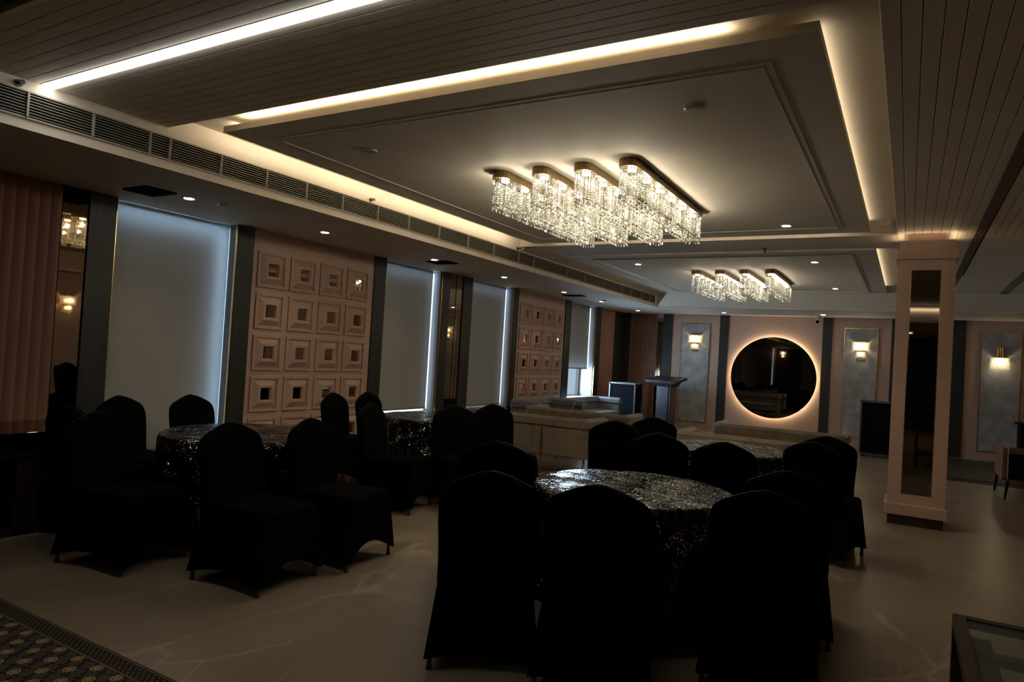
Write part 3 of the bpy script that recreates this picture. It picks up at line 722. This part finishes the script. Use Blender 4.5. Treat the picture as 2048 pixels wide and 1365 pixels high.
CH=[(-1.67,2.76,122,'black covered chair at the front left of the near table, leaning leg visible',G1,1),
(-1.16,2.84,106,'black covered chair front and centre before the near table',G1,1.03),
(-.54,3.31,96,'black covered chair at the front right of the near table',G1,1),
(-.55,4.06,100,'black covered chair just behind the front right one, at the near table',G1,1),
(-2.22,3.72,118,'black covered chair at the left of the near table',G1,1),
(-1.15,5.19,100,'black covered chair directly before the far right table',G4,1),
(-1.69,5.30,108,'black covered chair front left of the far right table, grey piping visible',G4,1),
(-2.32,5.98,112,'black covered chair left of the far right table, nearest the gold-framed sofa',G4,1),
(-2.22,6.78,118,'black covered chair half hidden between sofas and the far right table',G4,1),
(-.59,6.62,96,'black covered chair at the far right of the far right table',G4,1),
(-.63,5.97,78,'black covered chair with its front legs showing beside the pink column',G4,1),
(-5.80,3.39,14,'black covered chair before the left side of the nearest roller blind',G2,1),
(-5.74,4.02,8,'black covered chair before the glowing edge of the nearest roller blind',G2,1),
(-5.17,2.66,97,'black covered chair in the dark between the console and the left table',G2,1),
(-4.72,2.62,10,'black covered chair left of the left table, hem near the rug',G2,1),
(-3.80,2.96,4,'black covered chair in front of the left table',G2,1),
(-3.74,3.60,6,'black covered chair right of the left table with its open hem arch showing',G2,1),
(-5.59,5.69,12,'black covered chair before the bottom of the near tile panel',G3,1),
(-5.56,6.22,8,'black covered chair before the dark strip right of the near tile panel',G3,1),
(-4.44,5.02,14,'black covered chair in front of the window-side table',G3,1),
(-3.95,5.74,328,'black covered chair right of the window-side table',G3,1),
(-3.87,6.34,332,'black covered chair right of the window-side table, nearest the sofas',G3,1)]
for c_ in CH: chair(*c_)
# ------------------------------------------------------------------ tables with sequin cloths
def cloth_mesh(r_, seed):
    random.seed(seed); bm=bmesh.new(); n=120
    ph=[random.random()*6.28 for _ in range(4)]
    R=[(.001,.765),(.15,.7655),(.35,.765),(.5,.765),(r_-.012,.765),(r_+.002,.758),(r_+.012,.735),(r_+.014,.66),(r_+.018,.5),(r_+.026,.3),(r_+.04,.14)]
    prev=None
    for j,(rr,z) in enumerate(R):
        k=max(0,(.765-z)/.62); q=[]
        for i in range(n):
            a=2*PI*i/n
            w_=(math.sin(11*a+ph[0])*.6+math.sin(7*a+ph[1])*.5+math.sin(17*a+ph[2])*.25)
            rad=rr+w_*.032*k
            zz=z+(.035*math.sin(4*a+ph[3]) if j==len(R)-1 else 0)+ (0 if k>.05 else .0015*math.sin(9*a+rr*30))
            q.append(bm.verts.new((rad*math.cos(a),rad*math.sin(a),zz)))
        if prev:
            for i in range(n): bm.faces.new((prev[i],prev[(i+1)%n],q[(i+1)%n],q[i]))
        else: bm.faces.new(q)
        prev=q
    return bm
for i,(x_,y_,r_,lab) in enumerate([(-1.38,3.88,.58,'near round table ringed by the largest covered chairs'),(-4.47,3.64,.62,'left round table before the nearest roller blind'),(-4.50,6.15,.58,'window-side round table before the second roller blind'),(-1.40,6.47,.56,'far right round table before the low sofas')]):
    cl=link('tablecloth',cloth_mesh(r_,i+3),'sequin',smooth=True); cl.location=(x_,y_,0); cl.rotation_euler=(0,0,i*.7)
    tag(cl,'glittering black sequin tablecloth over the '+lab,'tablecloth','sequin tablecloths')
    t=thing('round_table','black-legged '+lab,'table',(x_,y_,0),0,'round tables')
    bm=bmesh.new(); cyl(bm,(0,0,.73),(0,0,.757),r_-.02,seg=40); link('tabletop',bm,'frame_wood',t)
    for k in range(4):
        bm=bmesh.new(); a=PI/4+k*PI/2; cyl(bm,(.35*math.cos(a),.35*math.sin(a),0),(.33*math.cos(a),.33*math.sin(a),.73),.014); link('leg',bm,'leg',t)
# ------------------------------------------------------------------ sofas
def u_path(L_,D,r_,n=6):
    # starts at front left, runs back, across, forward.  back along y=0, open to +y
    P=[(-L_/2,D)]
    for i in range(n+1): a=PI+PI/2*i/n; P.append((-L_/2+r_+r_*math.cos(a), r_+r_*math.sin(a)))
    for i in range(n+1): a=-PI/2+PI/2*i/n; P.append((L_/2-r_+r_*math.cos(a), r_+r_*math.sin(a)))
    P.append((L_/2,D)); return P
def u_wall(bm,L_,D,r_,th,z0,z1,bev=.02,drop=0):
    P=u_path(L_,D,r_); N_=len(P); secs=[]
    for i,p in enumerate(P):
        a=Vector(P[max(0,i-1)]); b=Vector(P[min(N_-1,i+1)]); d=(b-a).normalized(); nn=Vector((-d.y,d.x)) # inward
        p=Vector(p); zz=z1-(drop if i in (0,N_-1) else 0)
        S_=[(0,z0),(0,zz-bev),(bev,zz),(th-bev,zz),(th,zz-bev),(th,z0)]
        secs.append([bm.verts.new((p.x+nn.x*o_,p.y+nn.y*o_,z)) for o_,z in S_])
    for A,B_ in zip(secs,secs[1:]):
        for k in range(6): bm.faces.new((A[k],A[(k+1)%6],B_[(k+1)%6],B_[k]))
    bm.faces.new(secs[0]); bm.faces.new(secs[-1][::-1])
def sofa_proto(m,L_=1.68,D=.70):
    t=thing('sofa','x','sofa')
    bm=bmesh.new(); u_wall(bm,L_-.03,D-.02,.13,.07,.25,.61,.01); link('shell',bm,m,t)
    bm=bmesh.new(); u_wall(bm,L_,D,.16,.11,.625,.735,.035); link('bolster',bm,m,t,smooth=False)
    bm=bmesh.new(); u_wall(bm,L_+.016,D,.16,.016,.600,.625,.002); link('brass_band',bm,'sofa_brass',t)
    bm=bmesh.new(); u_wall(bm,L_+.006,D,.14,.012,.238,.252,.002); link('brass_rail',bm,'sofa_brass',t)
    BX('seat_base',m,-L_/2+.08,L_/2-.08,.08,D-.03,.25,.36,t); BX('seat_cushion',m,-L_/2+.10,L_/2-.10,.10,D-.01,.36,.46,t,bev=.03)
    for x_,y_ in ((-L_/2+.02,.16),(L_/2-.02,.16),(-L_/2+.02,D-.03),(L_/2-.02,D-.03),(-L_/2+.62,-.008),(L_/2-.62,-.008)):
        BX('leg','sofa_brass',x_-.010,x_+.010,y_-.010,y_+.010,0,.60,t)
    return t
sp=sofa_proto('sofa')
place=[(-4.26,7.86,0,'taupe sofa with gold legs, back to the camera, left of the near row'),(-4.22,9.14,0,'taupe sofa behind the left near sofa, closer to the window corner'),
 (-1.50,7.86,0,'taupe sofa directly behind the far right round table'),(-1.47,9.52,0,'taupe sofa nearest the round mirror, second row')]
for i,(x_,y_,rz,lab) in enumerate(place):
    s_=sp if i==0 else copy_tree(sp); s_.location=(x_,y_,0); s_.rotation_euler=(0,0,rz); s_['label']=lab; s_['group']='taupe sofas seen from behind'
sg=sofa_proto('sofa_grey',1.5,.60)
for i,(x_,y_,lab) in enumerate([(-5.95,10.95,'grey window-side sofa beneath the far tile panel'),(-5.90,12.92,'grey window-side sofa beside the open window, lit blue by daylight')]):
    s_=sg if i==0 else copy_tree(sg); s_.location=(x_,y_,0); s_.rotation_euler=(0,0,-PI/2); s_['label']=lab; s_['group']='grey sofas along the window wall'
    if i==1: s_.scale=(1.34,1,.96)
# ------------------------------------------------------------------ road cases, lectern
def case(label,x0,y0,w_,d,h,rz=0):
    t=thing('road_case',label,'case',(x0,y0,0),rz,'black road cases')
    BX('body','black',-w_/2+.01,w_/2-.01,0.01,d-.01,.06,h-.01,t)
    bm=bmesh.new(); e=.014
    for sx in (-1,1):
        for yy in (0,d): box(bm,sx*w_/2-e,sx*w_/2+e,yy-e,yy+e,.06,h)
    for zz in (.06,h):
        for yy in (0,d): box(bm,-w_/2,w_/2,yy-e,yy+e,zz-e,zz+e)
        for sx in (-1,1): box(bm,sx*w_/2-e,sx*w_/2+e,0,d,zz-e,zz+e)
    link('edge_trim',bm,'steel',t)
    for sx in (-1,1):
        for yy in (0,d):
            bm=bmesh.new(); q=bmesh.ops.create_icosphere(bm,subdivisions=2,radius=.03); 
            for v in q['verts']: v.co+=Vector((sx*w_/2,yy,h))
            link('ball_corner',bm,'steel',t)
            bm=bmesh.new(); cyl(bm,(sx*(w_/2-.05)-.015,yy*.8+.04,.03),(sx*(w_/2-.05)+.015,yy*.8+.04,.03),.03); link('caster',bm,'black',t)
case('black road case with silver edges in the far left corner by the lectern',-5.55,14.6,.60,.45,1.0)
case('black road case with silver edge beside the pink column',-.43,14.32,.60,.45,1.02)
t=thing('lectern','dark wooden lectern with a slanted overhanging top in the far corner','lectern',(-4.60,14.5,0),math.radians(-12))
BX('base','podium',-.26,.26,-.02,.42,0,.06,t,bev=.01)
BX('column','podium',-.17,.17,.06,.34,.06,1.06,t,bev=.006); BX('front_panel','podium',-.12,.12,.045,.06,.2,1.0,t)
bm=bmesh.new(); box(bm,-.37,.37,-.10,.42,-.03,.03,bev=.006,mtx=Matrix.Translation((0,0,1.12))@Matrix.Rotation(math.radians(10),4,'X')); link('reading_top',bm,'podium',t)
bm=bmesh.new()
a=[bm.verts.new(p) for p in ((-.17,.02,1.0),(.17,.02,1.0),(.17,.36,1.0),(-.17,.36,1.0))]; b=[bm.verts.new(p) for p in ((-.30,-.06,1.09),(.30,-.06,1.09),(.30,.38,1.15),(-.30,.38,1.15))]
for i in range(4): bm.faces.new((a[i],a[(i+1)%4],b[(i+1)%4],b[i]))
link('corbel',bm,'podium',t)
# ------------------------------------------------------------------ black console at left
t=thing('console_table','glossy black console with a silver edge at the left, before the fluted panel','console')
BX('top','gloss',XL+.05,-5.43,1.2,3.10,.70,.735,t,bev=.003); BX('apron','gloss',XL+.06,-5.44,1.22,3.08,.58,.70,t)
BX('silver_edge','steel',-5.44,-5.425,1.2,3.10,.565,.582,t); BX('body','black',XL+.06,-5.60,1.25,3.05,.06,.58,t)
BX('leg','frame_wood',-5.52,-5.44,2.48,2.62,0,.58,t); BX('leg','frame_wood',-5.52,-5.44,1.35,1.49,0,.58,t); BX('plinth','frame_wood',XL+.08,-5.44,1.25,3.05,0,.05,t)
# ------------------------------------------------------------------ rugs
rg=BX('rug','rug',-1.4,2.6,-1.6,.133,0,.008); rg.location=(-3.805,1.757,0); tag(rg,'dark patterned rug with cream stars and a narrow border, lower left corner','rug')
t=thing('rug','dark rug with black stripes beneath the tan armchair, far right','rug',(.45,12.3,0))
BX('field','strip',0,2.4,.32,3.5,0,.010,t); BX('stripe','black',0,2.4,.25,.32,0,.012,t); BX('stripe','strip',0,2.4,.20,.25,0,.012,t); BX('stripe','black',0,2.4,.12,.20,0,.012,t); BX('border','frame_wood',0,2.4,0,.12,0,.011,t)
# ------------------------------------------------------------------ glass table, lower right
t=thing('glass_table','glass-topped table with dark wooden frame in the lower right corner','table',(.155,2.66,0))
frame_ring('frame',0,.9,-1.1,0,.034,.722,.752,'frame_wood',t)
BX('inner_rail','frame_wood',.036,.10,-1.0,-.034,.66,.70,t)
BX('glass_top','tglass',.034,.866,-1.066,-.034,.738,.748,t)
BX('crossbar','frame_wood',.034,.866,-.25,-.215,.695,.722,t)
for lx in (0,.866):
    for ly in (-1.1,-.034): BX('leg','frame_wood',lx,lx+.034,ly,ly+.034,0,.722,t)
BX('lower_shelf','strip',.034,.866,-1.066,-.034,.18,.20,t)
# ------------------------------------------------------------------ armchair, far right
t=thing('armchair','tan armchair with tapered black legs at the right edge beyond the column','armchair',(1.12,11.0,0),0)
BX('seat','tan',.02,.75,.05,.78,.28,.44,t,bev=.03); BX('arm','tan',-.02,.06,.02,.82,.24,.66,t,bev=.025); BX('arm','tan',.70,.78,.02,.82,.24,.66,t,bev=.025); BX('backrest','tan',.04,.74,-.04,.05,.24,.68,t,bev=.03)
BX('upholstery_panel','black',.05,.72,-.05,-.04,.27,.60,t)
for lx,ly in ((.04,.0),(.72,.0),(.0,.78),(.72,.78)):
    bm=bmesh.new(); cyl(bm,(lx-.015,ly-.02,0),(lx+.02,ly+.02,.25),.012,.022); link('leg',bm,'black',t)
t=thing('side_table','dark side table with glinting ornaments at the right edge','table',(1.50,13.1,.012))
BX('top','black',0,.5,0,.5,.86,.89,t); BX('body','black',.04,.46,.04,.46,.1,.86,t)
for k in range(4): BX('leg','black',.02+.42*(k%2),.06+.42*(k%2),.02+.42*(k//2),.06+.42*(k//2),0,.1,t)
t=thing('ornament','small dark spiky ornament on the side table','ornament',(1.68,13.3,.905))
bm=bmesh.new()
for k in range(9):
    a=k*.7; cyl(bm,(0,0,.0),(.12*math.cos(a),.12*math.sin(a),.08+.03*(k%3)),.012,.004,seg=6)
bmesh.ops.create_icosphere(bm,subdivisions=2,radius=.04); link('body',bm,'steel',t)
